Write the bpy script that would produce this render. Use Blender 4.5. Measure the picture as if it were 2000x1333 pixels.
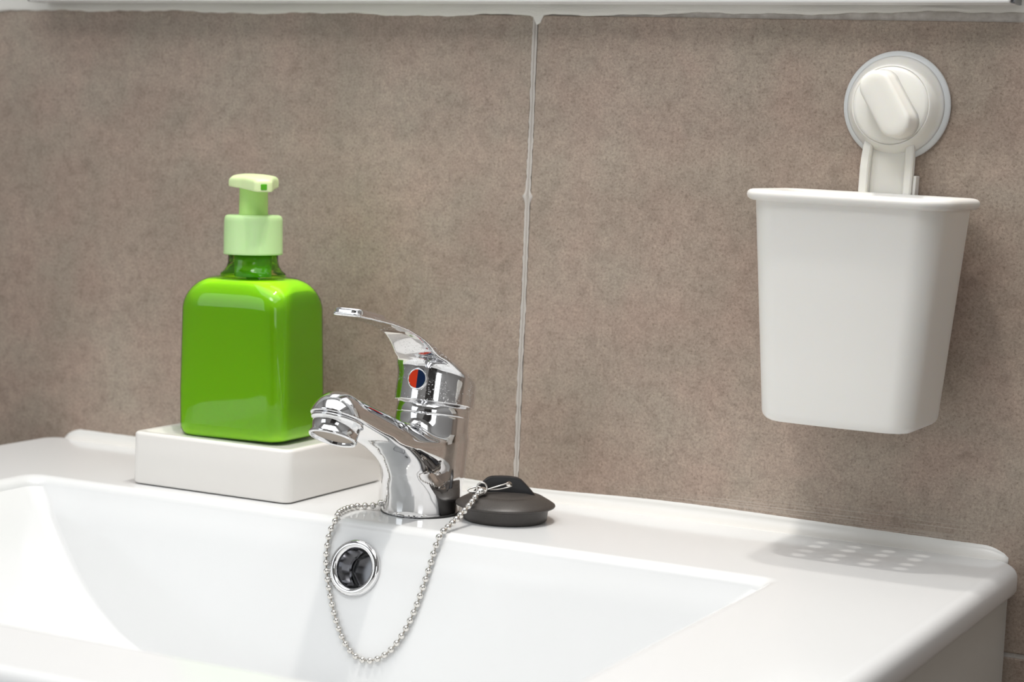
import bpy, bmesh, math, random
import numpy as np
from mathutils import Vector, Matrix
random.seed(7)
PI = math.pi
for o in list(bpy.data.objects): bpy.data.objects.remove(o)
S = bpy.context.scene
COL = S.collection

# ------------------------------------------------------------------ camera, world, lights, exposure
cam = bpy.data.cameras.new('camera'); cam_o = bpy.data.objects.new('camera', cam); COL.objects.link(cam_o)
r_ = Vector((0.8921685, 0.44964617, 0.04305445)); u_ = Vector((-0.08323139, 0.06995996, 0.9940715)); f_ = Vector((-0.44396835, 0.89046276, -0.09984075))
M = Matrix((( r_.x, u_.x, -f_.x, 0.59923), (r_.y, u_.y, -f_.y, -1.176453), (r_.z, u_.z, -f_.z, 0.231666), (0, 0, 0, 1)))
cam_o.matrix_world = M
cam.sensor_width = 36.0; cam.lens = 4010 / 2000 * 36
cam.clip_start = 0.02; cam.clip_end = 20
cam.dof.use_dof = True; cam.dof.focus_distance = 1.20; cam.dof.aperture_fstop = 9.0
S.camera = cam_o

S.view_settings.view_transform = 'Standard'; S.view_settings.look = 'None'
S.view_settings.gamma = 1; S.view_settings.use_curve_mapping = False
S.view_settings.exposure = 0.23

W = bpy.data.worlds.new('world'); S.world = W; W.use_nodes = True
W.node_tree.nodes['Background'].inputs[0].default_value = (1, 0.98, 0.95, 1)
W.node_tree.nodes['Background'].inputs[1].default_value = 0.3

def area(name, loc, target, sx, sy, power, col=(1, 1, 1), spread=180):
    l = bpy.data.lights.new(name, 'AREA'); l.shape = 'RECTANGLE'; l.size = sx; l.size_y = sy
    l.energy = power; l.color = col; l.spread = math.radians(spread)
    o = bpy.data.objects.new(name, l); COL.objects.link(o); o.location = loc
    d = Vector(target) - Vector(loc); o.rotation_euler = d.to_track_quat('-Z', 'Y').to_euler()
    return o
# ceiling panel of the bathroom, added soft fills on both sides behind the camera, two small mirror spots
area('ceiling_light', (0.0, -0.85, 1.54), (0.0, -0.85, 0), 2.0, 1.3, 14.5, (0.98, 0.99, 1.0))
area('fill_light_left', (-1.15, -1.7, 0.60), (0.0, -0.1, 0.05), 0.8, 0.9, 3.8, (0.90, 0.96, 1.0))
area('fill_light_right', (1.25, -1.9, 0.60), (0.1, -0.1, 0.05), 0.7, 0.8, 3.5, (0.95, 0.98, 1.0))
kl = bpy.data.lights.new('key_light', 'SPOT'); kl.energy = 9; kl.shadow_soft_size = 0.16; kl.spot_size = math.radians(62); kl.spot_blend = 1.0; kl.color = (1, 0.985, 0.965)  # added unseen spot, pools soft light on the middle of the wall
ko = bpy.data.objects.new('key_light', kl); COL.objects.link(ko); ko.location = (0.15, -0.95, 1.15)
ko.rotation_euler = (Vector((0.10, -0.05, 0.02)) - Vector(ko.location)).to_track_quat('-Z', 'Y').to_euler()
for i, (x, y, p) in enumerate(((0.135, -0.075, 1.0), (0.135, -0.275, 1.0))):
    l = bpy.data.lights.new('mirror_spot', 'SPOT'); l.energy = p * 13; l.shadow_soft_size = 0.020
    l.spot_size = math.radians(75); l.spot_blend = 0.9; l.color = (1, 0.955, 0.89)
    o = bpy.data.objects.new('mirror_spot', l); COL.objects.link(o); o.location = (x, y, 1.22)

# ------------------------------------------------------------------ materials
def mat(name, col, rough=0.5, metal=0.0, **k):
    m = bpy.data.materials.new(name); m.use_nodes = True
    b = m.node_tree.nodes['Principled BSDF']
    b.inputs['Base Color'].default_value = (*col, 1); b.inputs['Roughness'].default_value = rough; b.inputs['Metallic'].default_value = metal
    for kk, v in k.items():
        b.inputs[kk.replace('_', ' ')].default_value = v
    return m
def nodes(m): return m.node_tree.nodes, m.node_tree.links, m.node_tree.nodes['Principled BSDF']
def noise(nt, scale, detail=3, rough=0.6, vec=None, dist=0):
    n = nt.nodes.new('ShaderNodeTexNoise'); n.inputs['Scale'].default_value = scale; n.inputs['Detail'].default_value = detail
    n.inputs['Roughness'].default_value = rough; n.inputs['Distortion'].default_value = dist
    if vec is not None: nt.links.new(vec, n.inputs['Vector'])
    return n
def ramp(nt, src, stops):
    r = nt.nodes.new('ShaderNodeValToRGB'); nt.links.new(src, r.inputs[0])
    while len(r.color_ramp.elements) < len(stops): r.color_ramp.elements.new(0.5)
    for e, (p, c) in zip(r.color_ramp.elements, stops):
        e.position = p; e.color = (*c, 1) if len(c) == 3 else c
    return r
def mixc(nt, mode, fac, a, b):
    n = nt.nodes.new('ShaderNodeMix'); n.data_type = 'RGBA'; n.blend_type = mode
    for sock, v in ((n.inputs[0], fac), (n.inputs[6], a), (n.inputs[7], b)):
        if isinstance(v, bpy.types.NodeSocket): nt.links.new(v, sock)
        elif isinstance(v, (int, float)): sock.default_value = v
        else: sock.default_value = (*v, 1)
    return n.outputs[2]
def bump(m, src, strength, dist):
    n, l, b = nodes(m); bp = n.new('ShaderNodeBump'); bp.inputs['Strength'].default_value = strength; bp.inputs['Distance'].default_value = dist
    l.new(src, bp.inputs['Height']); l.new(bp.outputs[0], b.inputs['Normal'])

def tile_material():
    m = mat('stone_tile', (0.3, 0.24, 0.2), 0.42); nt = m.node_tree; n, l, b = nodes(m)
    g = n.new('ShaderNodeNewGeometry'); P = g.outputs['Position']
    fine = noise(nt, 620, 3, 0.8, P, 0.3); mid = noise(nt, 110, 5, 0.72, P, 0.5); big = noise(nt, 9, 3, 0.5, P, 0.3); hue = noise(nt, 22, 3, 0.5, P)
    c_big = ramp(nt, big.outputs[0], [(0.3, (0.340, 0.272, 0.222)), (0.7, (0.425, 0.350, 0.290))]).outputs[0]
    c_mid = ramp(nt, mid.outputs[0], [(0.28, (0.78, 0.77, 0.76)), (0.5, (1, 1, 1)), (0.75, (1.15, 1.15, 1.15))]).outputs[0]
    c_fine = ramp(nt, fine.outputs[0], [(0.30, (0.55, 0.53, 0.50)), (0.42, (0.88, 0.87, 0.86)), (0.55, (1.03, 1.03, 1.03)), (0.70, (1.22, 1.21, 1.19))]).outputs[0]
    c_hue = ramp(nt, hue.outputs[0], [(0.35, (0.985, 1.0, 0.985)), (0.65, (1.05, 0.98, 0.97))]).outputs[0]
    c = mixc(nt, 'MULTIPLY', 1.0, c_big, c_mid); c = mixc(nt, 'MULTIPLY', 1.0, c, c_fine); c = mixc(nt, 'MULTIPLY', 1.0, c, c_hue)
    # thin vein-like cracks
    v = n.new('ShaderNodeTexVoronoi'); v.feature = 'DISTANCE_TO_EDGE'; v.inputs['Scale'].default_value = 26
    wn = noise(nt, 30, 4, 0.6, P); add = n.new('ShaderNodeVectorMath'); add.operation = 'MULTIPLY_ADD'
    l.new(wn.outputs['Color'], add.inputs[0]); add.inputs[1].default_value = (0.06, 0.06, 0.06); l.new(P, add.inputs[2]); l.new(add.outputs[0], v.inputs['Vector'])
    vr = ramp(nt, v.outputs['Distance'], [(0.0, (1, 1, 1)), (0.018, (0, 0, 0))])
    vm = ramp(nt, noise(nt, 14, 3, 0.5, P).outputs[0], [(0.54, (0, 0, 0)), (0.66, (1, 1, 1))])
    vf = n.new('ShaderNodeMath'); vf.operation = 'MULTIPLY'; l.new(vr.outputs[0], vf.inputs[0]); l.new(vm.outputs[0], vf.inputs[1])
    vs = n.new('ShaderNodeMath'); vs.operation = 'MULTIPLY'; l.new(vf.outputs[0], vs.inputs[0]); vs.inputs[1].default_value = 0.30
    c = mixc(nt, 'MIX', vs.outputs[0], c, (0.15, 0.11, 0.09))
    # old sealant smeared thinly along the foot of the tiles
    sep = n.new('ShaderNodeSeparateXYZ'); l.new(P, sep.inputs[0])
    mp = n.new('ShaderNodeMapping'); mp.inputs['Scale'].default_value = (9, 1, 1100); l.new(P, mp.inputs[0])
    st = ramp(nt, noise(nt, 1.0, 3, 0.7, mp.outputs[0]).outputs[0], [(0.50, (0, 0, 0)), (0.62, (1, 1, 1))]).outputs[0]
    def band(sock, a, b_, c_, d_):
        r1 = n.new('ShaderNodeMapRange'); l.new(sock, r1.inputs[0]); r1.inputs[1].default_value = a; r1.inputs[2].default_value = b_
        r2 = n.new('ShaderNodeMapRange'); l.new(sock, r2.inputs[0]); r2.inputs[1].default_value = c_; r2.inputs[2].default_value = d_; r2.inputs[3].default_value = 1; r2.inputs[4].default_value = 0
        q = n.new('ShaderNodeMath'); q.operation = 'MULTIPLY'; l.new(r1.outputs[0], q.inputs[0]); l.new(r2.outputs[0], q.inputs[1]); return q.outputs[0]
    q1 = n.new('ShaderNodeMath'); q1.operation = 'MULTIPLY'; l.new(band(sep.outputs[0], 0.06, 0.20, 0.30, 0.34), q1.inputs[0]); l.new(band(sep.outputs[2], 0.004, 0.008, 0.013, 0.022), q1.inputs[1])
    q2 = n.new('ShaderNodeMath'); q2.operation = 'MULTIPLY'; l.new(q1.outputs[0], q2.inputs[0]); l.new(st, q2.inputs[1])
    q3 = n.new('ShaderNodeMath'); q3.operation = 'MULTIPLY'; l.new(q2.outputs[0], q3.inputs[0]); q3.inputs[1].default_value = 0.42
    c = mixc(nt, 'MIX', q3.outputs[0], c, (0.66, 0.60, 0.54))
    l.new(c, b.inputs['Base Color'])
    bump(m, fine.outputs[0], 0.25, 0.0004)
    return m
M_tile = tile_material()
M_grout = mat('grout', (0.50, 0.46, 0.42), 0.8)
n_ = noise(M_grout.node_tree, 300, 3, 0.6); l_ = ramp(M_grout.node_tree, n_.outputs[0], [(0.3, (0.46, 0.42, 0.38)), (0.7, (0.72, 0.68, 0.64))]); M_grout.node_tree.links.new(l_.outputs[0], nodes(M_grout)[2].inputs['Base Color'])
M_caulk = mat('caulk', (0.93, 0.905, 0.85), 0.5)
n_ = noise(M_caulk.node_tree, 60, 4, 0.6); bump(M_caulk, n_.outputs[0], 0.4, 0.002)
M_sealant = mat('sealant', (0.86, 0.85, 0.82), 0.3)
M_plaster = mat('plaster', (0.78, 0.79, 0.79), 0.8)
M_white = mat('room_paint', (0.50, 0.49, 0.48), 0.8)
M_ceil = mat('ceiling_paint', (0.85, 0.85, 0.84), 0.8)
M_floor = mat('floor_tile', (0.22, 0.18, 0.15), 0.5)
M_added_door = mat('added_door_wood', (0.035, 0.028, 0.025), 0.45)
M_ceramic = mat('glazed_ceramic', (0.79, 0.80, 0.805), 0.12, Specular_IOR_Level=0.3)
M_dish = mat('soap_dish_ceramic', (0.87, 0.845, 0.81), 0.18)
M_cabinet = mat('lacquered_board', (0.62, 0.61, 0.57), 0.4)
M_framew = mat('mirror_frame', (0.95, 0.95, 0.95), 0.3)
M_mirror = mat('mirror_silver', (0.9, 0.9, 0.9), 0.02, 1.0)
M_chrome = mat('chrome', (0.74, 0.74, 0.75), 0.03, 1.0)
def chrome_specks():
    m = mat('spotted_chrome', (0.74, 0.74, 0.75), 0.04, 1.0); nt = m.node_tree; n, l, b = nodes(m)
    tc = n.new('ShaderNodeTexCoord')
    v = noise(nt, 1100, 1, 0.5, tc.outputs['Object']); w = noise(nt, 45, 3, 0.6, tc.outputs['Object']); h = noise(nt, 260, 4, 0.7, tc.outputs['Object'])
    a = ramp(nt, v.outputs[0], [(0.64, (0, 0, 0)), (0.70, (1, 1, 1))]); c = ramp(nt, w.outputs[0], [(0.46, (0, 0, 0)), (0.58, (1, 1, 1))])
    e = ramp(nt, h.outputs[0], [(0.50, (0, 0, 0)), (0.75, (0.35, 0.35, 0.35))])
    mm = n.new('ShaderNodeMath'); mm.operation = 'MULTIPLY'; l.new(a.outputs[0], mm.inputs[0]); l.new(c.outputs[0], mm.inputs[1])
    m2 = n.new('ShaderNodeMath'); m2.operation = 'MULTIPLY'; l.new(e.outputs[0], m2.inputs[0]); l.new(c.outputs[0], m2.inputs[1])
    m3 = n.new('ShaderNodeMath'); m3.operation = 'ADD'; m3.use_clamp = True; l.new(mm.outputs[0], m3.inputs[0]); l.new(m2.outputs[0], m3.inputs[1])
    for sock, lo, hi in (('Roughness', 0.04, 0.6), ('Metallic', 1.0, 0.1)):
        rr = n.new('ShaderNodeMapRange'); l.new(m3.outputs[0], rr.inputs[0]); rr.inputs[3].default_value = lo; rr.inputs[4].default_value = hi; l.new(rr.outputs[0], b.inputs[sock])
    return m
M_chrome2 = chrome_specks()
M_bead = mat('bead_steel', (0.72, 0.70, 0.67), 0.14, 1.0)
M_dark = mat('dark_rubber_gasket', (0.02, 0.02, 0.02), 0.5)
M_hole = mat('overflow_pipe', (0.16, 0.16, 0.17), 0.2, 0.9)
M_red = mat('red_enamel', (0.90, 0.06, 0.015), 0.5, Specular_IOR_Level=0.1)
M_blue = mat('blue_enamel', (0.004, 0.022, 0.08), 0.5, Specular_IOR_Level=0.15)
M_rubber = mat('black_rubber', (0.030, 0.027, 0.025), 0.42)
def rubber():
    nt = M_rubber.node_tree; n, l, b = nodes(M_rubber); a = noise(nt, 120, 4, 0.6); r = ramp(nt, a.outputs[0], [(0.35, (0.030, 0.027, 0.025)), (0.7, (0.080, 0.069, 0.061))])
    l.new(r.outputs[0], b.inputs['Base Color'])
rubber()
M_fin = mat('black_glossy_rubber', (0.012, 0.012, 0.014), 0.3)
M_cup = mat('white_plastic', (0.85, 0.835, 0.80), 0.32, Subsurface_Weight=0.15, Subsurface_Radius=(0.01, 0.008, 0.006), Subsurface_Scale=0.5)
M_cup2 = mat('cream_plastic', (0.94, 0.915, 0.85), 0.38, Subsurface_Weight=0.3, Subsurface_Radius=(0.01, 0.008, 0.005), Subsurface_Scale=0.5)
M_suck = mat('translucent_rubber', (0.80, 0.83, 0.84), 0.3, Subsurface_Weight=0.5, Subsurface_Radius=(0.01, 0.01, 0.01), Subsurface_Scale=0.5)
M_pump = mat('pale_green_plastic', (0.60, 0.86, 0.42), 0.42, Subsurface_Weight=0.3, Subsurface_Radius=(0.006, 0.01, 0.004), Subsurface_Scale=0.5)
M_pump2 = mat('pump_head_plastic', (0.80, 0.96, 0.52), 0.36, Subsurface_Weight=0.3, Subsurface_Radius=(0.006, 0.01, 0.004), Subsurface_Scale=0.5)
M_outlet = mat('wet_green_outlet', (0.10, 0.45, 0.02), 0.1)
M_liquid = mat('green_soap', (0.47, 0.98, 0.028), 0.5, Subsurface_Weight=0.35, Subsurface_Radius=(0.02, 0.03, 0.003), Subsurface_Scale=0.5)
def shell_mat():
    m = bpy.data.materials.new('clear_olive_plastic'); m.use_nodes = True; nt = m.node_tree; nt.nodes.clear()
    o = nt.nodes.new('ShaderNodeOutputMaterial'); t = nt.nodes.new('ShaderNodeBsdfTransparent'); t.inputs[0].default_value = (0.93, 0.98, 0.52, 1)
    g = nt.nodes.new('ShaderNodeBsdfGlossy'); g.inputs['Roughness'].default_value = 0.03
    fr = nt.nodes.new('ShaderNodeFresnel'); fr.inputs[0].default_value = 1.48
    mx = nt.nodes.new('ShaderNodeMixShader'); nt.links.new(fr.outputs[0], mx.inputs[0]); nt.links.new(t.outputs[0], mx.inputs[1]); nt.links.new(g.outputs[0], mx.inputs[2]); nt.links.new(mx.outputs[0], o.inputs[0])
    return m
M_shell = shell_mat()

# ------------------------------------------------------------------ mesh helpers
def link(name, me, m=None, parent=None, smooth=True, kind=None):
    if m is not None: me.materials.append(m)
    if smooth:
        for p in me.polygons: p.use_smooth = True
    o = bpy.data.objects.new(name, me); COL.objects.link(o)
    if parent is not None: o.parent = parent
    if kind: o['kind'] = kind
    return o
def mesh(name, vs, fs):
    me = bpy.data.meshes.new(name); me.from_pydata([tuple(v) for v in vs], [], fs); me.update()
    bm = bmesh.new(); bm.from_mesh(me); bmesh.ops.recalc_face_normals(bm, faces=bm.faces); bm.to_mesh(me); bm.free()
    return me
def sharp(o, deg=35):
    me = o.data; bm = bmesh.new(); bm.from_mesh(me)
    for e in bm.edges:
        if len(e.link_faces) == 2 and e.calc_face_angle(0) > math.radians(deg): e.smooth = False
    bm.to_mesh(me); bm.free(); return o
def loft(rings, cap0=True, cap1=True):
    n = len(rings[0]); vs = [v for r in rings for v in r]; fs = []
    for i in range(len(rings) - 1):
        for j in range(n):
            k = (j + 1) % n
            fs.append((i * n + j, i * n + k, (i + 1) * n + k, (i + 1) * n + j))
    if cap0: fs.append(tuple(range(n))[::-1])
    if cap1: fs.append(tuple(range((len(rings) - 1) * n, len(rings) * n)))
    return vs, fs
def rrect(x0, x1, y0, y1, r, z, nc=8, ns=1):
    r = min(r, (x1 - x0) / 2 - 1e-5, (y1 - y0) / 2 - 1e-5); out = []
    cs = ((x1 - r, y1 - r, 0), (x0 + r, y1 - r, 1), (x0 + r, y0 + r, 2), (x1 - r, y0 + r, 3))
    pts = []
    for cx, cy, q in cs:
        for i in range(nc + 1):
            a = (q + i / nc) * PI / 2; pts.append((cx + r * math.cos(a), cy + r * math.sin(a)))
    m = len(pts)
    for i, p in enumerate(pts):
        out.append((p[0], p[1], z))
        if (i % (nc + 1)) == nc:
            q = pts[(i + 1) % m]
            for s in range(1, ns):
                t = s / ns; out.append((p[0] + (q[0] - p[0]) * t, p[1] + (q[1] - p[1]) * t, z))
    return out
def lathe(profile, n=64, cap0=True, cap1=True):
    return loft([[(r * math.cos(2 * PI * j / n), r * math.sin(2 * PI * j / n), z) for j in range(n)] for r, z in profile], cap0, cap1)
def box(x0, x1, y0, y1, z0, z1, bev=0.0, seg=2):
    bm = bmesh.new(); bmesh.ops.create_cube(bm, size=1)
    for v in bm.verts: v.co = ((x0 + x1) / 2 + v.co.x * (x1 - x0), (y0 + y1) / 2 + v.co.y * (y1 - y0), (z0 + z1) / 2 + v.co.z * (z1 - z0))
    if bev: bmesh.ops.bevel(bm, geom=bm.edges[:], offset=bev, segments=seg, affect='EDGES', profile=0.5)
    me = bpy.data.meshes.new('box'); bm.to_mesh(me); bm.free(); return me
def tube(pts, r, n=8, closed=False, caps=True):
    P = [Vector(p) for p in pts]; rings = []; up = Vector((0.3, 0.2, 1)).normalized(); N = len(P)
    for i, p in enumerate(P):
        if closed: t = P[(i + 1) % N] - P[i - 1]
        else: t = P[min(i + 1, N - 1)] - P[max(i - 1, 0)]
        t.normalize(); a = (up - t * up.dot(t)).normalized(); b = t.cross(a); up = a
        rings.append([tuple(p + (a * math.cos(2 * PI * j / n) + b * math.sin(2 * PI * j / n)) * r) for j in range(n)])
    if closed: rings.append(rings[0])
    return loft(rings, caps and not closed, caps and not closed)
def smooth_path(pts, per=12):
    P = [Vector(p) for p in pts]; P = [P[0] * 2 - P[1]] + P + [P[-1] * 2 - P[-2]]; out = []
    for i in range(1, len(P) - 2):
        for s in range(per):
            t = s / per; a, b, c, d = P[i - 1], P[i], P[i + 1], P[i + 2]
            out.append(0.5 * ((2 * b) + (c - a) * t + (2 * a - 5 * b + 4 * c - d) * t * t + (3 * b - a - 3 * c + d) * t ** 3))
    out.append(P[-2]); return out
def empty(name, loc=(0, 0, 0), rot=(0, 0, 0)):
    o = bpy.data.objects.new(name, None); COL.objects.link(o); o.location = loc; o.rotation_euler = rot; o.empty_display_size = 0.02; return o
def tag(o, label, cat, group=None):
    o['label'] = label; o['category'] = cat
    if group: o['group'] = group
    return o

# surface nets on a signed field, vertices projected onto the surface (mm in, m out)
def sdf_mesh(name, fn, lo, hi, h):
    xs = [np.arange(lo[i], hi[i] + h, h) for i in range(3)]
    X, Y, Z = np.meshgrid(*xs, indexing='ij'); V = fn(X, Y, Z); s = V < 0
    nx, ny, nz = V.shape
    cnt = np.zeros((nx - 1, ny - 1, nz - 1)); acc = np.zeros((nx - 1, ny - 1, nz - 1, 3))
    for ax in range(3):
        o1, o2 = [a for a in range(3) if a != ax]
        for da in (0, 1):
            for db in (0, 1):
                def sl(off):
                    r = [None] * 3; r[ax] = slice(off, V.shape[ax] - 1 + off)
                    r[o1] = slice(da, V.shape[o1] - 1 + da); r[o2] = slice(db, V.shape[o2] - 1 + db); return tuple(r)
                a, b = V[sl(0)], V[sl(1)]; c = (a < 0) != (b < 0)
                t = np.where(c, a / np.where(c, a - b, 1), 0)
                p = np.zeros(a.shape + (3,)); p[..., ax] = t; p[..., o1] = da; p[..., o2] = db
                acc += np.where(c[..., None], p, 0); cnt += c
    act = cnt > 0; idx = -np.ones(act.shape, int); idx[act] = np.arange(act.sum())
    I = np.argwhere(act); P = (I + acc[act] / cnt[act][:, None]) * h + np.array(lo)
    for it in range(6):
        e = 0.02; v = fn(*P.T)
        g = np.stack([(fn(*(P + np.eye(3)[i] * e).T) - fn(*(P - np.eye(3)[i] * e).T)) / (2 * e) for i in range(3)], 1)
        st = (v / np.maximum((g ** 2).sum(1), 0.05))[:, None] * g
        ln = np.linalg.norm(st, axis=1, keepdims=True); st *= np.minimum(1, 0.4 * h / np.maximum(ln, 1e-9)); P = P - st
    fs = []
    for ax in range(3):
        o1, o2 = [(1, 2), (2, 0), (0, 1)][ax]
        r0 = [slice(None)] * 3; r1 = [slice(None)] * 3; r0[ax] = slice(0, -1); r1[ax] = slice(1, None)
        c = s[tuple(r0)] != s[tuple(r1)]; E = np.argwhere(c)
        E = E[(E[:, o1] > 0) & (E[:, o2] > 0) & (E[:, o1] < V.shape[o1] - 1) & (E[:, o2] < V.shape[o2] - 1)]
        d1 = np.zeros(3, int); d1[o1] = 1; d2 = np.zeros(3, int); d2[o2] = 1
        q = np.stack([idx[tuple((E - a).T)] for a in (0 * d1, d1, d1 + d2, d2)], 1)
        inside = s[tuple(E.T)]; q[~inside] = q[~inside][:, ::-1]; fs.append(q)
    F = np.concatenate(fs); F = F[(F >= 0).all(1)]
    me = bpy.data.meshes.new(name); me.from_pydata((P / 1000).tolist(), [], F.tolist()); me.update()
    bm = bmesh.new(); bm.from_mesh(me); bmesh.ops.recalc_face_normals(bm, faces=bm.faces); bm.to_mesh(me); bm.free()
    return me
def smin(a, b, k): h = np.clip(0.5 + 0.5 * (b - a) / k, 0, 1); return b * (1 - h) + a * h - k * h * (1 - h)
def smax(a, b, k): return -smin(-a, -b, k)

# ------------------------------------------------------------------ room shell
wall = link('wall_back', box(-1.4, 1.4, 0.0015, 0.10, -0.85, 1.55), M_grout, smooth=False, kind='structure')
TZ = [(-0.85, -0.421), (-0.418, -0.0575), (-0.0545, 0.3075)]
TX = [(-1.19, -0.5865), (-0.5835, 0.0180), (0.0212, 0.6245), (0.6275, 1.23)]
for z0, z1 in TZ:
    for x0, x1 in TX:
        t = link('tile', box(x0, x1, 0.0, 0.009, z0, z1, 0.0005, 1), M_tile, wall, smooth=False)
# vertical grout joint standing slightly proud, with a groove down its middle and a few smears
def grout_line():
    vs = []; zs = np.linspace(0.0, 0.3062, 150); prof = [(-2.2, 0.0), (-1.6, -0.35), (-0.9, -0.35), (-0.40, 0.0), (-0.15, 1.1), (0.2, 1.1), (0.45, 0.0), (0.9, -0.3), (1.5, -0.3), (2.0, 0.0)]
    rings = []
    for z in zs:
        w = 1 + 0.10 * math.sin(z * 420) + 0.14 * random.uniform(-1, 1); cx = 19.6 - (0.3 - z) * 4 * 0 + random.uniform(-.1, .1) + 0.2 * math.sin(z * 60)
        blob = math.exp(-((z - 0.193) / 0.0022) ** 2)
        rings.append([((cx + px * (w * 0.82 + blob * 0.9)) / 1000, (py * (1 + blob * 1.5) - blob * 0.5 * (1 - abs(px) / 2.3) - 0.02) / 1000, z) for px, py in prof])
    n = len(prof); vs = [v for r in rings for v in r]; fs = [(i * n + j, i * n + j + 1, (i + 1) * n + j + 1, (i + 1) * n + j) for i in range(len(rings) - 1) for j in range(n - 1)]
    return mesh('grout', vs, fs)
link('grout_joint', grout_line(), M_grout, wall)
# plaster above the tiles
link('plaster_band', box(-1.4, 1.4, -0.0002, 0.012, 0.3160, 1.55), M_plaster, wall, smooth=False)

for nm, bx, mm in (('wall_left', (-1.5, -1.4, -2.4, 0.1, -0.85, 1.55), M_white), ('wall_right', (1.4, 1.5, -2.4, 0.1, -0.85, 1.55), M_white),
                   ('wall_front', (-1.5, 1.5, -2.5, -2.4, -0.85, 1.55), M_white), ('ceiling', (-1.5, 1.5, -2.5, 0.1, 1.55, 1.65), M_ceil), ('floor', (-1.5, 1.5, -2.5, 0.1, -0.95, -0.85), M_floor)):
    link(nm, box(*bx), mm, smooth=False, kind='structure')
d = link('added_door_1', box(0.02, 0.95, -2.40, -2.36, -0.85, 1.15, 0.004), M_added_door, smooth=False, kind='structure')  # unseen door, added to give the chrome a dark streak to reflect
link('added_door_handle', box(0.22, 0.34, -2.34, -2.32, 0.12, 0.14, 0.005), M_chrome, d)
link('added_door_handle_stem', box(0.31, 0.33, -2.361, -2.338, 0.122, 0.138, 0.003), M_chrome, d)

# upper filler bead where the tiles meet the plaster: wavy lower lip
def caulk_top():
    random.seed(3); rings = []; N = 420
    ph = [random.uniform(0, 6.28) for _ in range(8)]
    for i in range(N):
        x = -0.55 + 1.0 * i / (N - 1)
        base = 0.3064 + 0.0066 * max(-0.1, min(1, (x + 0.05) / 0.37)) * (1 if x > -0.05 else 0) - 0.0022 * (0 if x > -0.36 else 1) * min(1, (-0.36 - x) / 0.05)
        wob = 0.0006 * math.sin(x * 47 + ph[0]) + 0.00035 * math.sin(x * 130 + ph[1]) + 0.0002 * math.sin(x * 390 + ph[2]) + random.uniform(-1, 1) * 0.00012
        zl = base + wob
        b = math.exp(-((x - 0.0212) / 0.0026) ** 4); zl -= 0.0052 * b + 0.0012 * math.exp(-((x - 0.02) / 0.008) ** 2)
        th = 0.0016 + 0.0005 * math.sin(x * 30 + ph[3]); lip = 0.0010 + 0.0004 * math.sin(x * 80 + ph[4])
        zt = 0.3225
        rings.append([(x, 0.0016, zl), (x, -lip * 0.6, zl + 0.0002), (x, -lip, zl + 0.0010), (x, -lip * 1.1, zl + 0.0022), (x, -th * 0.8, (zl * 1.2 + zt * 0.8) / 2 + 0.0006 * math.sin(x * 60)), (x, -th * 1.4, zt - 0.003), (x, -0.0030, zt), (x, 0.0016, zt)])
    vs, fs = loft(rings); return mesh('caulk', vs, fs)
link('trim_1', caulk_top(), M_caulk, kind='structure')
# sealant between basin and wall
def sealant():
    random.seed(5); rings = []; N = 260
    for i in range(N):
        x = -0.345 + 0.684 * i / (N - 1); e = min(1, (x + 0.345) / 0.012, (0.339 - x) / 0.012); e = math.sqrt(max(e, 0.02))
        h = (0.0072 + 0.0007 * math.sin(x * 9 + 1) + 0.0012 * math.exp(-((x - 0.15) / 0.1) ** 2) - 0.002 * math.exp(-((x - 0.03) / 0.06) ** 2) + random.uniform(-1, 1) * 0.00008) * e
        dd = (0.0095 + 0.0008 * math.sin(x * 14)) * e
        R = [(x, 0.001, -0.004), (x, 0.001, h)]
        for k in range(7):
            a = k / 6 * PI / 2; R.append((x, -dd * (1 - math.cos(a)) * 1.0 - 0.0002, 0.0001 + (h - 0.0001) * (1 - math.sin(a)) ** 1.0))
        R.append((x, -dd, -0.004)); rings.append(R)
    vs, fs = loft(rings); return mesh('sealant', vs, fs)
link('trim_2', sealant(), M_sealant, kind='structure')

# mirror cabinet edge just above the filler bead
mc = empty('mirror', (-0.022, 0, 0.3138), (0, math.radians(-0.45), 0))
tag(mc, 'white framed mirror hung just above the tiles, lower frame edge only', 'mirror')
hw = 0.346; fz = 0.62
for a in ((-hw, hw, 0.0, 0.022), (-hw, hw, fz - 0.022, fz)):
    link('frame_rail', box(a[0], a[1], -0.024, -0.0035, a[2], a[3], 0.0012), M_framew, mc, smooth=False)
for x0 in (-hw, hw - 0.022):
    link('frame_stile', box(x0, x0 + 0.022, -0.0235, -0.0035, 0.0225, fz - 0.0225, 0.001), M_framew, mc, smooth=False)
link('mirror_glass', box(-hw + 0.022, hw - 0.022, -0.015, -0.009, 0.022, fz - 0.022), M_mirror, mc, smooth=False)
link('end_cap', box(-hw - 0.0022, -hw - 0.0002, -0.022, -0.004, 0.0, fz, 0.0005), M_hole, mc, smooth=False)
link('end_cap', box(hw + 0.0002, hw + 0.0022, -0.022, -0.004, 0.0, fz, 0.0005), M_hole, mc, smooth=False)

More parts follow.
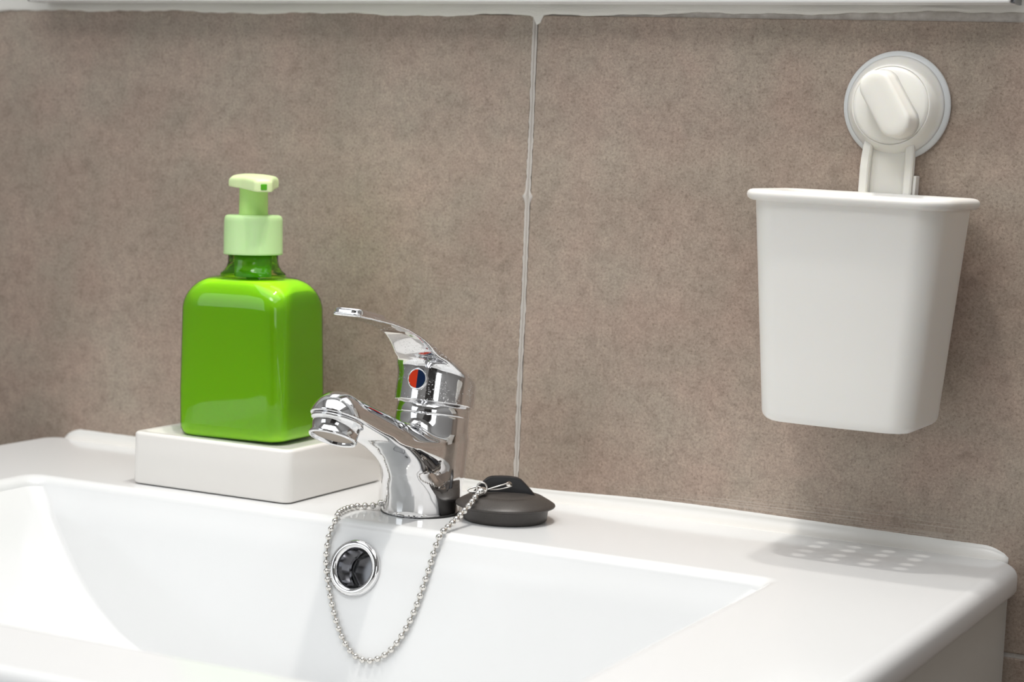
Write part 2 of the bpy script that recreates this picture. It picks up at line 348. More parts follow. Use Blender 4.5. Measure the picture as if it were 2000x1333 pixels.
# ------------------------------------------------------------------ vanity cabinet and basin
cabn = empty('vanity_cabinet', (0, 0, 0)); tag(cabn, 'off-white lacquered vanity cabinet carrying the wide white basin', 'cabinet')
link('side_panel', box(0.323, 0.341, -0.495, -0.004, -0.62, -0.0185, 0.0008), M_cabinet, cabn, smooth=False)
link('side_panel', box(-0.353, -0.335, -0.495, -0.004, -0.62, -0.0185, 0.0008), M_cabinet, cabn, smooth=False)
link('bottom_panel', box(-0.334, 0.322, -0.495, -0.004, -0.62, -0.602), M_cabinet, cabn, smooth=False)
for z0, z1 in ((-0.31, -0.021), (-0.618, -0.314)):
    dr = link('drawer', box(-0.352, 0.340, -0.515, -0.497, z0, z1, 0.001), M_cabinet, cabn, smooth=False)
    link('handle', box(-0.1, 0.1, -0.53, -0.5155, z1 - 0.05, z1 - 0.04, 0.002), M_chrome, dr, smooth=False)

def make_basin():
    X0, X1, Y0, Y1 = -0.360, 0.348, -0.519, -0.0015
    xi0, xi1, yi0, yi1 = -0.2565, 0.2430, -0.453, -0.1420
    K = dict(nc=8, ns=14); R = []
    def outer(i, z, r): R.append(rrect(X0 + i, X1 - i, Y0 + i, Y1 - min(i, 0.004), r, z, **K))
    R.append(rrect(X0 + .03, X1 - .03, Y0 + .03, Y1 - .03, .01, -0.150, **K))
    R.append(rrect(X0 + .03, X1 - .03, Y0 + .03, Y1 - .03, .01, -0.0190, **K))
    outer(0.008, -0.0178, .010); outer(0.003, -0.0176, .013); outer(0.001, -0.0166, .014); outer(0.0, -0.0145, .014); outer(0.0, -0.0085, .014)
    for k in range(1, 8):
        a = k / 7 * PI / 2; outer(0.0075 * (1 - math.cos(a)), -0.0085 + 0.0085 * math.sin(a), .014 - 0.004 * k / 7)
    outer(0.0085, 0.0, .010)
    def inner(ix, iy, z, r): R.append(rrect(xi0 + ix, xi1 - ix, yi0 + iy, yi1 - iy, r, z, **K))
    inner(-0.0080, -0.0080, 0.0, .012)
    inner(-0.0065, -0.0065, 0.0, .011)
    for k in range(1, 8):
        a = k / 7 * PI / 2; inner(-0.0065 + 0.0065 * math.sin(a) + 0.0009 * k / 7, -0.0065 + 0.0065 * math.sin(a) + 0.0009 * k / 7, -0.0060 * (1 - math.cos(a)), .010)
    # left wall profile curves inwards
    zx = [(-0.006, 0.003), (-0.012, .008), (-0.024, .0165), (-0.041, .031), (-0.052, .041), (-0.063, .053), (-0.072, .064), (-0.079, .0745), (-0.085, .084), (-0.090, .0955), (-0.097, .112), (-0.103, .130)]
    for z, ix in zx[1:]: inner(ix, 0.0011 - 0.30 * z, z, .010)
    R.append(rrect(-.10, .088, -.33, -.27, .028, -0.110, **K)); R.append(rrect(-.05, .035, -.33, -.28, .024, -0.114, **K)); R.append(rrect(-.029, .014, -.326, -.284, .021, -0.116, **K))
    R.append(rrect(-.027, .012, -.324, -.286, .019, -0.140, **K))
    vs, fs = loft(R); me = mesh('basin', vs, fs)
    return me
basin = link('washbasin', make_basin(), M_ceramic)
tag(basin, 'wide glossy white ceramic washbasin with sloping rectangular bowl', 'basin')
OF = Vector((-0.0085, -0.1506, -0.0262)); OFn = Vector((0, -1, 0.30)).normalized()
OFq = OFn.to_track_quat('Z', 'X')
vs, fs = lathe([(0.0128, -0.022), (0.0128, 0.01)], 48); cut = link('cutter', mesh('cut', vs, fs)); cut.location = OF; cut.rotation_mode = 'QUATERNION'; cut.rotation_quaternion = OFq
bo = basin.modifiers.new('b', 'BOOLEAN'); bo.operation = 'DIFFERENCE'; bo.object = cut; bo.solver = 'EXACT'
dg = bpy.context.evaluated_depsgraph_get(); dg.update()
nm_ = bpy.data.meshes.new_from_object(basin.evaluated_get(dg)); basin.modifiers.clear()
if len(nm_.polygons) > 500: basin.data = nm_
for p in basin.data.polygons: p.use_smooth = True
bpy.data.objects.remove(cut); sharp(basin, 28)
# overflow ring
vs, fs = lathe([(0.0158, -0.0003), (0.0168, 0.0004), (0.0170, 0.0014), (0.0164, 0.0026), (0.0152, 0.0034), (0.0138, 0.0036), (0.0126, 0.0031), (0.0118, 0.0020), (0.0114, 0.0004), (0.0113, -0.004), (0.0108, -0.008), (0.0106, -0.015)], 64, False, False)
of = link('overflow_ring', mesh('ring', vs, fs), M_chrome, basin); of.location = OF; of.rotation_mode = 'QUATERNION'; of.rotation_quaternion = OFq; of['label'] = 'round chrome overflow ring on the back wall of the bowl'
vs, fs = lathe([(0.0104, -0.0150), (0.0092, -0.0142), (0.0092, -0.0195), (0.0005, -0.0195)], 7, True, True)
oh = link('overflow_pipe', mesh('pipe', vs, fs), M_hole, basin, smooth=False); oh.location = OF; oh.rotation_mode = 'QUATERNION'; oh.rotation_quaternion = OFq
vs, fs = lathe([(0.0185, -0.004), (0.0185, 0.0004), (0.0165, 0.0010), (0.0150, 0.0002), (0.0140, -0.012), (0.0005, -0.012)], 40, False, True)
dn = link('drain_ring', mesh('drain', vs, fs), M_chrome, basin); dn.location = (-0.0075, -0.305, -0.1175)

# ------------------------------------------------------------------ soap dish
def soap_dish():
    W_, D_, H_ = 0.1190, 0.1150, 0.0335; R = []
    def rg(i, z, r): R.append(rrect(i, W_ - i, i, D_ - i, r, z, 8))
    rg(.0030, 0.0, .004); rg(.0010, .0004, .0055); rg(.0, .0016, .006); rg(0, H_ - .0022, .006)
    for k in range(1, 6):
        a = k / 5 * PI / 2; rg(.0022 * (1 - math.cos(a)), H_ - .0022 + .0022 * math.sin(a), .006 - .001 * k / 5)
    rg(.0052, H_ - .0001, .004); rg(.0065, H_ - .0007, .004); rg(.0080, H_ - .0024, .005); rg(.0105, H_ - .0035, .005); rg(.03, H_ - .0036, .01)
    return loft(R)
vs, fs = soap_dish(); dish = link('soap_dish', mesh('dish', vs, fs), M_dish); dish.location = (-0.1925, -0.1250, 0.0003)
tag(dish, 'square thick white ceramic dish under the green soap bottle', 'soap dish')

# ------------------------------------------------------------------ soap bottle
bt = empty('soap_bottle', (-0.1378, -0.0705, 0.0304), (0, math.radians(-1.5), 0))
tag(bt, 'green hand soap pump bottle standing on the white ceramic dish', 'soap bottle')
def bottle_rings(off):
    hw, hd = 0.0408, 0.0290; R = []
    # (z, inset, corner radius); body then shoulder then neck
    prof = [(0.0, .0075, .006), (0.0007, .0040, .008), (0.0022, .0018, .0095), (0.0050, .0004, .0105), (0.0090, 0, .011), (0.03, -.0002, .011), (0.06, 0, .012), (0.0830, .0001, .013)]
    for k in range(1, 13):
        a = k / 12 * PI / 2; prof.append((0.0830 + 0.0205 * math.sin(a), 0.0001 + 0.0175 * (1 - math.cos(a)), .013 + .006 * k / 12))
    prof.append((0.1041, .0205, .010))
    for z, i, r in prof:
        ii = i + off; zz = z + (off if z < .02 else -off if z > 0.1 else 0)
        R.append(rrect(-hw + ii, hw - ii, -max(hd - ii * 0.72, .002), max(hd - ii * 0.72, .002), max(.003, r - off * .5), zz, 8, 5))
    return R
def resample_circle(ring, rad, z):
    out = []
    for x, y, _ in ring:
        a = math.atan2(y, x); out.append((rad * math.cos(a), rad * math.sin(a), z))
    return out
Rb = bottle_rings(0.0)
neck = [(0.0205, 0.1054, .6), (0.0184, 0.1074, .85), (0.0169, 0.1100, 1), (0.0161, 0.1128, 1), (0.0159, 0.1200, 1)]
last = Rb[-1]
for rad, z, t in neck:
    c = resample_circle(last, rad, z); Rb.append([(lx * (1 - t) * rad / 0.0196 + cx * t, ly * (1 - t) * rad / 0.0196 + cy * t, z) for (lx, ly, _), (cx, cy, _) in zip(last, c)])
vs, fs = loft(Rb); link('bottle_shell', mesh('shell', vs, fs), M_shell, bt)
Rl = [r for r in bottle_rings(0.0004) if r[0][2] < 0.1022]
vs, fs = loft(Rl); lq = link('liquid_soap', mesh('liquid', vs, fs), M_liquid, bt)
vs, fs = lathe([(0.0045, 0.004), (0.0045, 0.118)], 24); link('dip_tube', mesh('tube', vs, fs), mat('dip_tube_plastic', (0.12, 0.36, 0.02), 0.3), bt)
vs, fs = lathe([(0.0118, 0.1035), (0.0122, 0.1180)], 32); link('pump_housing', mesh('housing', vs, fs), mat('olive_housing', (0.16, 0.50, 0.01), 0.3), bt)
# ribbed collar cap
def cap():
    prof = [(.0172, .1180), (.0186, .1178), (.0190, .1182), (.0189, .1190), (.0187, .1390), (.0185, .1410), (.0178, .1424), (.0166, .1430), (.0100, .1432)]
    n = 120; R = []
    for r, z in prof:
        R.append([((r - (0.00018 if (j % 2 and .1185 < z < .1400) else 0)) * math.cos(2 * PI * j / n), (r - (0.00018 if (j % 2 and .1185 < z < .1400) else 0)) * math.sin(2 * PI * j / n), z) for j in range(n)])
    return loft(R)
vs, fs = cap(); link('cap', mesh('cap', vs, fs), M_pump, bt)
vs, fs = lathe([(.0096, .1420), (.0093, .1440), (.0091, .1600), (.0095, .1625), (.0096, .1650)], 48); link('pump_stem', mesh('stem', vs, fs), mat('stem_plastic', (0.60, 0.92, 0.30), 0.4, Subsurface_Weight=0.3, Subsurface_Radius=(0.006, 0.01, 0.004), Subsurface_Scale=0.5), bt)
def pump_head(X, Y, Z):   # mm, nozzle along +X
    r = np.sqrt(X ** 2 + Y ** 2)
    disc = r - 15.2
    hw = 15.2 + (X - 2) * (4.6 - 15.2) / 30.0
    snout = smax(np.abs(Y) - hw, X - 30.0, 2.5); snout = smax(snout, -X, 1)
    plan = smin(disc, snout * 0.92, 3)
    ztop = 8.2 - 0.0035 * np.clip(X, 0, 60) ** 2 - 0.008 * Y ** 2
    zbot = 0.0 - 3.0 * np.clip(X / 30, 0, 1) ** 1.2 + 0.004 * np.clip(-X, 0, 20) ** 2
    return smax(smax(plan, Z - ztop, 3.0), zbot - Z, 0.8)
hd = link('pump_head', sdf_mesh('head', pump_head, (-18, -18, -6), (34, 18, 11), 0.7), M_pump2, bt)
hd.location = (0.0, 0, 0.1612); hd.rotation_euler = (0, 0, math.radians(-90 + 46))
ou = link('outlet', box(0.0290, 0.0304, -0.0021, 0.0021, -0.0018, 0.0022, 0.0006), M_outlet, hd, smooth=False)

# ------------------------------------------------------------------ faucet
FB = Vector((0.0, -0.0907, 0.0)); TH = math.radians(11); cT, sT = math.cos(TH), math.sin(TH)
fau = empty('faucet', FB); tag(fau, 'chrome single lever mixer tap standing on the basin ledge', 'faucet')
def ipol(x, xs, ys):
    # smooth (cubic hermite) interpolation
    m = np.gradient(ys, xs); i = np.clip(np.searchsorted(xs, x) - 1, 0, len(xs) - 2); h = xs[i + 1] - xs[i]; t = np.clip((x - xs[i]) / h, 0, 1)
    return (2 * t ** 3 - 3 * t ** 2 + 1) * ys[i] + (t ** 3 - 2 * t ** 2 + t) * h * m[i] + (-2 * t ** 3 + 3 * t ** 2) * ys[i + 1] + (t ** 3 - t ** 2) * h * m[i + 1]
def faucet_body(X, Y, Z):
    zc = np.clip(Z, -5, 70); cy = 0.194 * zc
    r = np.sqrt(X ** 2 + (Y - cy) ** 2)
    R = 23.4 - 0.010 * zc
    zt = Y * sT + Z * cT
    body = smax(smax(r - R, zt - 60.3, 0.5), -Z, 0.4)
    S = np.array([0, -100.5, 67.6]); E = np.array([0, -6.0, 34.6]); D = E - S; L = np.sqrt((D ** 2).sum()); Dn = D / L
    py, pz = Y - S[1], Z - S[2]; t = np.clip((py * Dn[1] + pz * Dn[2]) / L, 0, 1)
    qx, qy, qz = X, py - t * D[1], pz - t * D[2]
    cr = 16.0 - 1.5 * t
    e = np.sqrt(qx ** 2 + qy ** 2 + (qz * 1.0) ** 2) - cr
    # flattened underside running parallel to the spout axis
    nz, ny = 0.945, 0.327
    low = -((Y - S[1]) * ny + (Z - S[2]) * nz) - (0.2 + 2.0 * np.clip(t * 2.2, 0, 1) + 7.0 * np.clip(t - 0.45, 0, 1) ** 1.5)
    tip = (Y - S[1]) * (-0.44) + (Z - S[2]) * (-0.90) - 0.0
    sp = smax(smax(e, low, 1.6 + 9.0 * np.clip(t - 0.25, 0, 1)), tip, 0.8)
    # web below the spout sweeping into the body
    WZ = np.array([-3, 0, 12, 22, 30, 36, 41, 45, 50, 60.]); yc = ipol(Z, WZ, np.array([-1, -1, -5, -15, -24, -32, -40, -46, -55, -68.])); rw = ipol(Z, WZ, np.array([23.4, 23.2, 22.4, 19, 16.0, 14.5, 13.5, 13, 13, 13.]))
    yy = np.clip(Y, cy + yc, cy); tt = np.clip((cy - yy) / np.maximum(-yc, 1), 0, 1)
    web = np.sqrt(X ** 2 + (Y - yy) ** 2) - (R * (1 - tt) + rw * tt)
    web = smax(web * 0.55, Z - 46.0, 3)
    u = smin(smin(body, web, 0.1 + 3.9 * np.clip((Z - 8) / 14, 0, 1)), sp, 9.0)
    u = smax(u, zt - 60.0 - np.clip(-Y - 25, 0, 30), 1.0)
    return smax(u, -Z, 0.5)
fb = link('body', sdf_mesh('faucet_body', faucet_body, (-28, -122, -2), (28, 42, 88), 0.9), M_chrome, fau)
vs, fs = lathe([(.0238, -0.0002), (.0241, .0006), (.0236, .0014), (.02, .0014)], 64); link('base_gasket', mesh('gasket', vs, fs), M_dark, fau)
# aerator
vs, fs = lathe([(.0150, -.0004), (.0154, .0010), (.0146, .0018), (.0138, .0022), (.0136, .0085), (.0140, .0092), (.0141, .0102), (.0137, .0112), (.0129, .0112), (.0124, .0106), (.0122, .0060)], 64, True, False)
ae = link('aerator', mesh('aer', vs, fs), M_chrome, fau); av = Vector((0, -0.44, -0.90)).normalized(); ae.location = (0, -0.1002, 0.0668); ae.rotation_mode = 'QUATERNION'; ae.rotation_quaternion = av.to_track_quat('Z', 'X')
vs, fs = lathe([(.0123, .0092), (.0110, .0094), (.0005, .0094)], 48); lk = link('aerator_mesh', mesh('mesh', vs, fs), mat('aerator_screen', (0.33, 0.28, 0.23), 0.6, 0.0), ae)
# tilted head frame
hf = bpy.data.objects.new('lever_head', None); COL.objects.link(hf); hf.parent = fau; hf.rotation_euler = (-TH, 0, 0); hf.empty_display_size = 0.01
vs, fs = lathe([(.0222, .0594), (.0225, .0598), (.0226, .0604), (.0226, .0680)], 72); link('collar', mesh('collar', vs, fs), M_chrome, hf)
UY = np.array([-122, -105, -80, -66, -58, -50, -44, -38, -32, -22, 40.]); UZ = np.array([105.4, 105.7, 105.8, 105.0, 104.0, 102.4, 100.2, 97.2, 93.8, 91, 90.])
PY = np.array([-122, -112, -97, -88, -70, -50, -30, -15, -5, 3, 10, 16, 20, 22.5, 24.5, 27.]); PZ = np.array([107.8, 108.4, 108.8, 108.7, 107.8, 105.2, 101.4, 98.6, 96.6, 94.4, 90.6, 85.4, 80, 74.5, 67, 55.])
WY = np.array([-125, -112, -100, -80, -60, -45, -30, -20, -10, 40]); WX = np.array([9.0, 9.4, 9.8, 10.6, 11.8, 13.2, 15.5, 18.6, 22.0, 30])
def lever(X, Y, Z):
    ax = np.abs(X); top = ipol(Y, PY, PZ) - (0.007 + 0.013 * np.clip((Y + 60) / 40, 0, 1)) * X ** 2
    cyl = np.sqrt(X ** 2 + Y ** 2) - 24.6
    w = ipol(Y, WY, WX)
    tipr = np.where(Y < -110, np.sqrt(X ** 2 * 0.9 + (Y + 110) ** 2) - 9.2, -50)
    arm = smax(ax - w, smax(-119.0 - Y, Y - 5, 1), 3)
    under = (ipol(np.clip(Y, -122, 30), UY, UZ) - Z) * 0.62
    arm = smax(arm, under, 1.5)
    foot = smin(arm, cyl, 5.0)
    slope = (ax - (25.5 - 0.55 * (Z - 90.0))) * 0.85
    slope = np.where(Y < -70, -9.0, slope)
    f = smax(foot, np.where(Z > 70, slope * np.clip((Y + 75) / 20, 0.0, 1) - 3 * np.clip((-Y - 55) / 20, 0, 1), -5), 1.2)
    f = smax(f, (Z - top) * np.where(Y > 5, 0.6, 0.95), 1.3)
    return smax(f, 66.6 - Z, 0.45)
lv = link('handle', sdf_mesh('lever', lever, (-29, -123, 64), (29, 31, 114), 0.8), M_chrome2, hf)
pad = link('grip_pad', sdf_mesh('pad', lambda X, Y, Z: smax(smax(np.abs(X) - 9.2, np.abs(Y + 102) - 16.5, 6), np.abs(Z - 108.0) - 2.3, 1.4), (-12, -122, 105), (12, -82, 114), 0.7), M_chrome, lv)
# hot and cold badge on the front of the head
def half_disc(sgn):
    pts = [(0, 0)] ; n = 18
    vs = []; fs = []
    ang = [sgn * (-PI / 2 + PI * i / n) + (0 if sgn > 0 else PI) for i in range(n + 1)]
    ang = [(-PI / 2 + PI * i / n) if sgn > 0 else (PI / 2 + PI * i / n) for i in range(n + 1)]
    for y in (0.0, -0.0006):
        for a in ang: vs.append((0.0056 * math.cos(a), y, 0.0056 * math.sin(a)))
    m = n + 1
    fs.append(tuple(range(m))); fs.append(tuple(range(m, 2 * m)))
    for i in range(m): fs.append((i, (i + 1) % m, m + (i + 1) % m, m + i))
    return mesh('half', vs, fs)
vs, fs = lathe([(.0054, 0.0), (.0066, .0), (.0068, .0006), (.0064, .0010), (.0057, .0010), (.0055, .0004), (.0050, .0003)], 48)
bz = link('badge_bezel', mesh('bezel', vs, fs), M_chrome, hf); bz.rotation_euler = (PI / 2, 0, 0); bz.location = (0, -0.0247, 0.0795)
h1 = link('hot_mark', half_disc(-1), M_red, hf, smooth=False); h1.location = (0, -0.0250, 0.0795)
h2 = link('cold_mark', half_disc(1), M_blue, hf, smooth=False); h2.location = (0, -0.0250, 0.0795)
h1['label'] = 'red half of the temperature mark'; h2['label'] = 'dark blue half of the temperature mark'

# ------------------------------------------------------------------ plug
PC = Vector((0.0525, -0.0793, 0.0003)); PA = math.radians(26.5)
pl = empty('sink_plug', PC, (0, 0, PA)); tag(pl, 'black rubber sink plug lying on the basin ledge beside the tap', 'sink plug')
vs, fs = lathe([(.0245, 0), (.0254, .0006), (.0257, .0020), (.0262, .0080), (.0264, .0084), (.0290, .0082), (.0300, .0087), (.0303, .0093), (.0300, .0099), (.0280, .0112), (.0225, .0143), (.0196, .0152), (.0188, .0150), (.0182, .0154), (.0120, .0164), (.0005, .0168)], 80)
link('plug_disc', mesh('disc', vs, fs), M_rubber, pl); 
def fin():
    out = []
    key = [(-21, 14.5), (-19, 17.0), (-16.2, 20.2), (-13.6, 23.2), (-11.6, 25.0), (-9, 26.0), (-4, 26.4), (2, 26.4), (6.5, 25.8), (9, 24.6), (11.4, 22.4), (15.2, 18.4), (18.6, 14.5)]
    top = key; bot = [(18.6 - 39.6 * i / 10, 13.0) for i in range(11)]
    out = top + bot; N = len(out); hx, hz, hr = 1.6, 21.6, 1.9; vs = []; fs = []
    import math as m_
    def circ(): 
        r = []
        for x, z in out:
            a = m_.atan2(z - hz, x - hx); r.append((hx + hr * m_.cos(a), hz + hr * m_.sin(a)))
        return r
    C_ = circ()
    def inset(k): return [(x + (0.0 - x) * k * 0.9, z + (18 - z) * k) for x, z in out]
    I_ = inset(0.06)
    layers = [(out, 1.3), (I_, 2.1), (C_, 2.1), (C_, -2.1), (I_, -2.1), (out, -1.3)]
    for pts, y in layers: vs += [(x / 1000, y / 1000, z / 1000) for x, z in pts]
    for a in range(len(layers)):
        b = (a + 1) % len(layers)
        for j in range(N): fs.append((a * N + j, a * N + (j + 1) % N, b * N + (j + 1) % N, b * N + j))
    return mesh('fin', vs, fs)
sharp(link('pull_tab', fin(), M_fin, pl), 40)

# ------------------------------------------------------------------ ball chain
ch = empty('ball_chain', (0, 0, 0)); tag(ch, 'steel ball chain looping from the tap base to the black plug', 'chain')
def wz(x, z): return -0.142 + 0.30 * z - 0.0031
keys = [(-0.0200, -0.1045, 0.0048), (-0.0255, -0.1060, 0.0026), (-0.0315, -0.1085, 0.0023), (-0.0335, -0.1180, 0.0023), (-0.0315, -0.1310, 0.0023), (-0.0290, -0.1385, 0.0020), (-0.0275, -0.1440, -0.0010)]
keys += [(x / 1000, wz(0, z / 1000), z / 1000) for x, z in ((-29.0, -8), (-28.8, -18), (-26.9, -28), (-22.6, -39), (-17.3, -50), (-11.6, -59.5), (-4.4, -68.3), (3.9, -74), (12.7, -75), (20.6, -71.6), (27.6, -64.5), (33.2, -53.5), (36.6, -42.6), (39.0, -30.8), (40.9, -19.2), (42.3, -9.0))]
keys += [(0.0438, -0.1446, -0.0005), (0.0446, -0.1350, 0.0036), (0.0448, -0.1220, 0.0082), (0.0453, -0.1120, 0.0128), (0.0437, -0.0990, 0.0174)]
path = smooth_path(keys, 30); cum = [0.0]
for a, b in zip(path, path[1:]): cum.append(cum[-1] + (b - a).length)
def at(s):
    i = min(max(int(np.searchsorted(cum, s)) - 1, 0), len(path) - 2); t = (s - cum[i]) / max(cum[i + 1] - cum[i], 1e-9); return path[i].lerp(path[i + 1], t)
bm = bmesh.new(); bmesh.ops.create_uvsphere(bm, u_segments=16, v_segments=10, radius=0.00200); bead_me = bpy.data.meshes.new('bead'); bm.to_mesh(bead_me); bm.free()
bead_me.materials.append(M_bead)
for p in bead_me.polygons: p.use_smooth = True
vs, fs = lathe([(.00055, -.5), (.00045, 0), (.00055, .5)], 8); link_me = mesh('link', vs, fs); link_me.materials.append(mat('link_steel', (0.38, 0.35, 0.31), 0.25, 1.0))
N = int(cum[-1] / 0.00505); pts = [at(cum[-1] * i / N) for i in range(N + 1)]
for i, p in enumerate(pts):
    o = bpy.data.objects.new('bead', bead_me); COL.objects.link(o); o.location = p; o.parent = ch
    if i: 
        q = pts[i - 1]; dv = p - q; o = bpy.data.objects.new('link', link_me); COL.objects.link(o); o.parent = ch; o.location = (p + q) / 2
        o.rotation_mode = 'QUATERNION'; o.rotation_quaternion = dv.to_track_quat('Z', 'X'); o.scale = (1, 1, dv.length)
# clasp and split ring through the hole in the plug's tab
end = pts[-1]; hole = PC + Vector((0.0016 * math.cos(PA), 0.0016 * math.sin(PA), 0.0216))
dirv = (hole - end).normalized()
vs, fs = lathe([(.0012, -.003), (.0024, -.0022), (.0026, .001), (.0022, .003), (.0010, .0038)], 20); cl = link('clasp', mesh('clasp', vs, fs), M_bead, ch); cl.location = end + Vector((0.0012, 0.0020, 0.0012)); cl.rotation_mode = 'QUATERNION'; cl.rotation_quaternion = dirv.to_track_quat('Z', 'X')
side = Vector((math.cos(PA), math.sin(PA), 0)); back = Vector((-math.sin(PA), math.cos(PA), 0))
A = end + Vector((0.0005, 0, 0.0045))
def W3(a, b, c): return PC + side * a + back * b + Vector((0, 0, c))
ringp = smooth_path([W3(.0018, -.0036, .0228), W3(-.006, -.0070, .0206), W3(-.0145, -.0085, .0180), W3(-.0215, -.0085, .0172), W3(-.0225, -.0078, .0186), W3(-.0170, -.0060, .0200), W3(-.0130, -.0072, .0190), W3(-.005, -.0058, .0188), W3(.0030, -.0032, .0206), W3(.0028, 0.0, .0212), W3(.0022, .0036, .0222)], 8)
vs, fs = tube(ringp, .00052, 8); link('split_ring', mesh('ring', vs, fs), M_bead, ch)
loopp = [A + Vector((0.0015, 0.001, -0.0010)) + (side * math.cos(t) * 0.9 + Vector((0, 0, 1)) * math.sin(t)) * 0.0034 for t in np.linspace(0, 2 * PI, 20, endpoint=False)]
vs, fs = tube(loopp, .00055, 8, True); link('jump_ring', mesh('jump', vs, fs), M_bead, ch)

# ------------------------------------------------------------------ wall cup and its suction hook
sk = empty('suction_hook', (0.2570, 0, 0.2580), (0, math.radians(1.2), 0)); tag(sk, 'round white suction hook with turning knob stuck on the tiles', 'suction hook')
def ylathe(name, prof, m, parent, n=80):
    vs, fs = lathe(prof, n); o = link(name, mesh(name, vs, fs), m, parent); o.rotation_euler = (PI / 2, 0, 0); return o
ylathe('suction_disc', [(.0300, .0003), (.0316, .0007), (.0320, .0018), (.0314, .0030), (.0290, .0042), (.026, .0052)], M_suck, sk)
ylathe('hook_cover', [(.0296, .0036), (.0280, .0052), (.0262, .0084), (.0246, .0118), (.0232, .0143), (.0227, .0148), (.0224, .0142)], M_cup2, sk)
ylathe('dial', [(.0221, .0120), (.0222, .0146), (.0218, .0154), (.0200, .0160), (.0140, .0172), (.0005, .0178)], M_cup2, sk)
def knob():
    n = 16; L = .0112; R0 = .0094; rings = []
    def stad(r, y, l=L): 
        out = []
        for s in (1, -1):
            for i in range(n + 1):
                a = -PI / 2 + PI * i / n + (0 if s > 0 else PI); out.append((s * l + r * math.cos(a), y, r * math.sin(a)))
        return out
    rings = [stad(R0 + .0012, -.0165), stad(R0 + .0004, -.0200), stad(R0, -.0310), stad(R0 - .0003, -.0322), stad(R0 - .0011, -.0330), stad(R0 - .0022, -.0334), stad(R0 * .4, -.0335)]
    return loft(rings)
vs, fs = knob(); kn = link('knob', mesh('knob', vs, fs), M_cup2, sk); kn.location = (0.0015, 0, 0.0005); kn.rotation_euler = (0, math.radians(57), 0)
# bracket running down behind the cup: plate with a rail on either side
def bracket():
    out = []
    return out
link('bracket_plate', box(-0.0160, 0.0135, -0.0060, -0.0005, -0.092, -0.0215, 0.0006), M_cup2, sk, smooth=False)
def rail(x0, x1, flare):
    rings = []
    for z, f, y in ((-0.0185, 1.0, -.0090), (-0.024, 0.6, -.0102), (-0.030, .2, -.0108), (-0.037, 0, -.0112), (-0.092, 0, -.0112)):
        dx = flare * f
        rings.append([(x0 + dx, -.0062, z), (x0 + dx, y + .0008, z), (x0 + dx + .0008, y, z), (x1 + dx - .0008, y, z), (x1 + dx, y + .0008, z), (x1 + dx, -.0062, z)])
    return loft(rings)
vs, fs = rail(-.0165, -.0112, .0012); link('bracket_rail', mesh('rail', vs, fs), M_cup2, sk, smooth=False)
vs, fs = rail(.0100, .0148, -.0008); link('bracket_rail', mesh('rail', vs, fs), M_cup2, sk, smooth=False)
link('bracket_edge', box(.0150, .0168, -.0085, -.0005, -0.092, -0.0395, 0.0005), M_cup2, sk, smooth=False)

def make_cup():
    # x half widths, y front/back, taper with z (local origin: bottom centre, back face at y=0)
    H = 0.1295; R = []; t = 0.0022
    def rg(z, ins, rr=None):
        k = z / H; hx0 = 0.0440 + 0.0106 * k; hx = hx0 - ins; yb = -0.0040 + 0.0040 * k - ins; yf = -0.0730 - 0.0060 * k + ins
        r = 0.0125 + 0.0025 * k - ins * 0.6 if rr is None else rr
        n0 = rrect(-hx, hx, yf, yb, r, z, 8, 8)
        return [(x, y - (0.0022 * (1 - (x / hx) ** 2) if y < (yf + yb) / 2 else 0), zz) for x, y, zz in n0]
    for k in range(0, 6):
        a = k / 5 * PI / 2; R.append(rg(0.0055 * (1 - math.sin(a)) if 0 else 0.0055 * (1 - math.cos(a)), 0.0055 * (1 - math.sin(a))))
    for z in (0.03, 0.06, 0.09, H - 0.006): R.append(rg(z, 0))
    # rolled rim
    for z, o in ((H - .0056, -.0002), (H - .0058, -.0016), (H - .0054, -.0030), (H - .0042, -.0042), (H - .0026, -.0045), (H - .0010, -.0040), (H, -.0028), (H + .0004, -.0012), (H, .0004), (H - .0012, .0018)): R.append(rg(z, o))
    for z in (0.09, 0.06, 0.03, 0.0032): R.append(rg(z, t))
    return R
CUPO = Vector((0.2560, -0.0150, 0.0775)); 
Rc = make_cup(); vs, fs = loft(Rc, False, False); cup = link('wall_cup', mesh('cup', vs, fs), M_cup)
cup.location = CUPO; cup.rotation_euler = (0, math.radians(0.3), 0)
tag(cup, 'white plastic tapered cup with rolled rim hanging on the wall', 'cup')
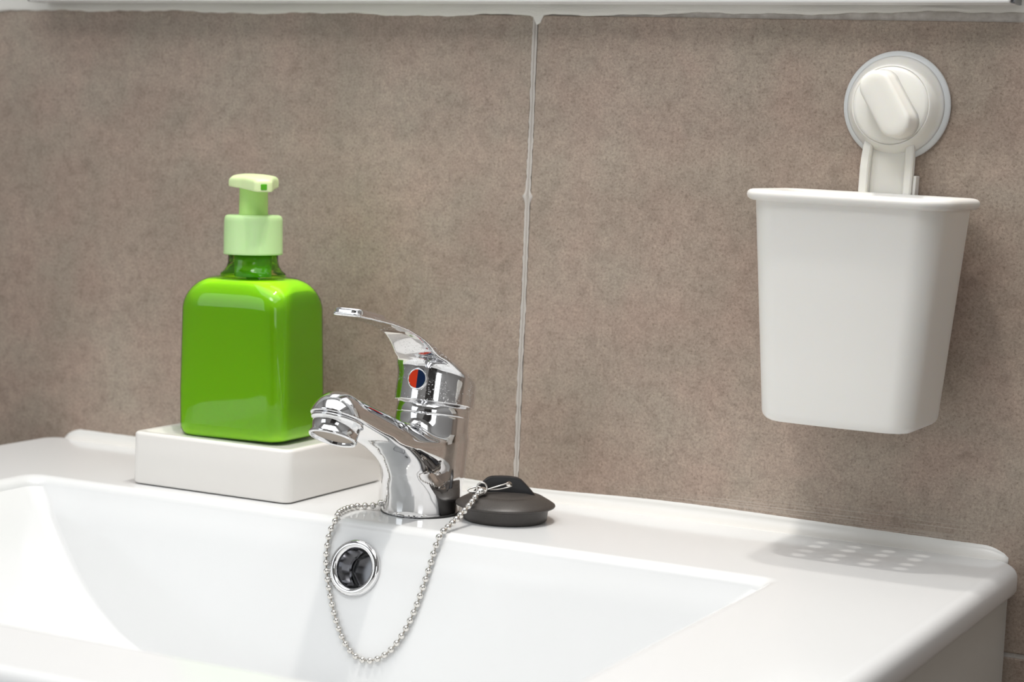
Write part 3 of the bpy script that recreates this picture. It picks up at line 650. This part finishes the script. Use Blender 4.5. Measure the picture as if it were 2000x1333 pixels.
# bottom with two rows of round drain holes, built as a grid of holed cells
def cup_floor():
    bm = bmesh.new()
    hx = 0.0372; y0, y1 = -0.0665, -0.0100; xe = [-hx, -0.0235, -0.0005, 0.0225, hx]
    xe = [-hx, -hx / 2, 0, hx / 2, hx]; ye = [y0, (y0 + y1) / 2, y1]; n = 24; rad = 0.0041
    for z, flip in ((0.0, 1), (0.0022, 0)):
        for a in range(4):
            for b in range(2):
                cx, cy = (xe[a] + xe[a + 1]) / 2, (ye[b] + ye[b + 1]) / 2; hx_, hy_ = (xe[a + 1] - xe[a]) / 2, (ye[b + 1] - ye[b]) / 2
                ci, co = [], []
                for j in range(n):
                    an = 2 * PI * (j + 0.5) / n; c, s_ = math.cos(an), math.sin(an); k = min(hx_ / max(abs(c), 1e-9), hy_ / max(abs(s_), 1e-9))
                    ci.append(bm.verts.new((cx + rad * c, cy + rad * s_, z))); co.append(bm.verts.new((cx + k * c, cy + k * s_, z)))
                # corners
                for j in range(n):
                    k = (j + 1) % n; bm.faces.new((ci[j], ci[k], co[k], co[j]))
                for (sx, sy) in ((1, 1), (-1, 1), (-1, -1), (1, -1)):
                    cv = bm.verts.new((cx + sx * hx_, cy + sy * hy_, z)); best = sorted(range(n), key=lambda j: (co[j].co - cv.co).length)[:2]
                    j0, j1 = sorted(best); 
                    try: bm.faces.new((co[j0], co[j1], cv))
                    except Exception: pass
                if z > 0:
                    lo = []
                    for j in range(n): lo.append(bm.verts.new((ci[j].co.x, ci[j].co.y, 0.0)))
                    for j in range(n): bm.faces.new((ci[j], ci[(j + 1) % n], lo[(j + 1) % n], lo[j]))
    me = bpy.data.meshes.new('floor'); bm.to_mesh(me); bm.free(); return me
link('cup_floor', cup_floor(), M_cup, cup, smooth=False)
# border between the holed plate and the wall of the cup
inn = [(max(-.0372, min(.0372, x)), max(-.0665, min(-.0100, y)), 0.0011) for x, y, z in Rc[0]]
vs, fs = loft([[(x, y, .0011) for x, y, z in rrect(-.0402, .0402, -.0698, -.0068, .010, 0, 8, 8)], inn], False, False)
link('floor_border', mesh('border', vs, fs), M_cup, cup, smooth=False)
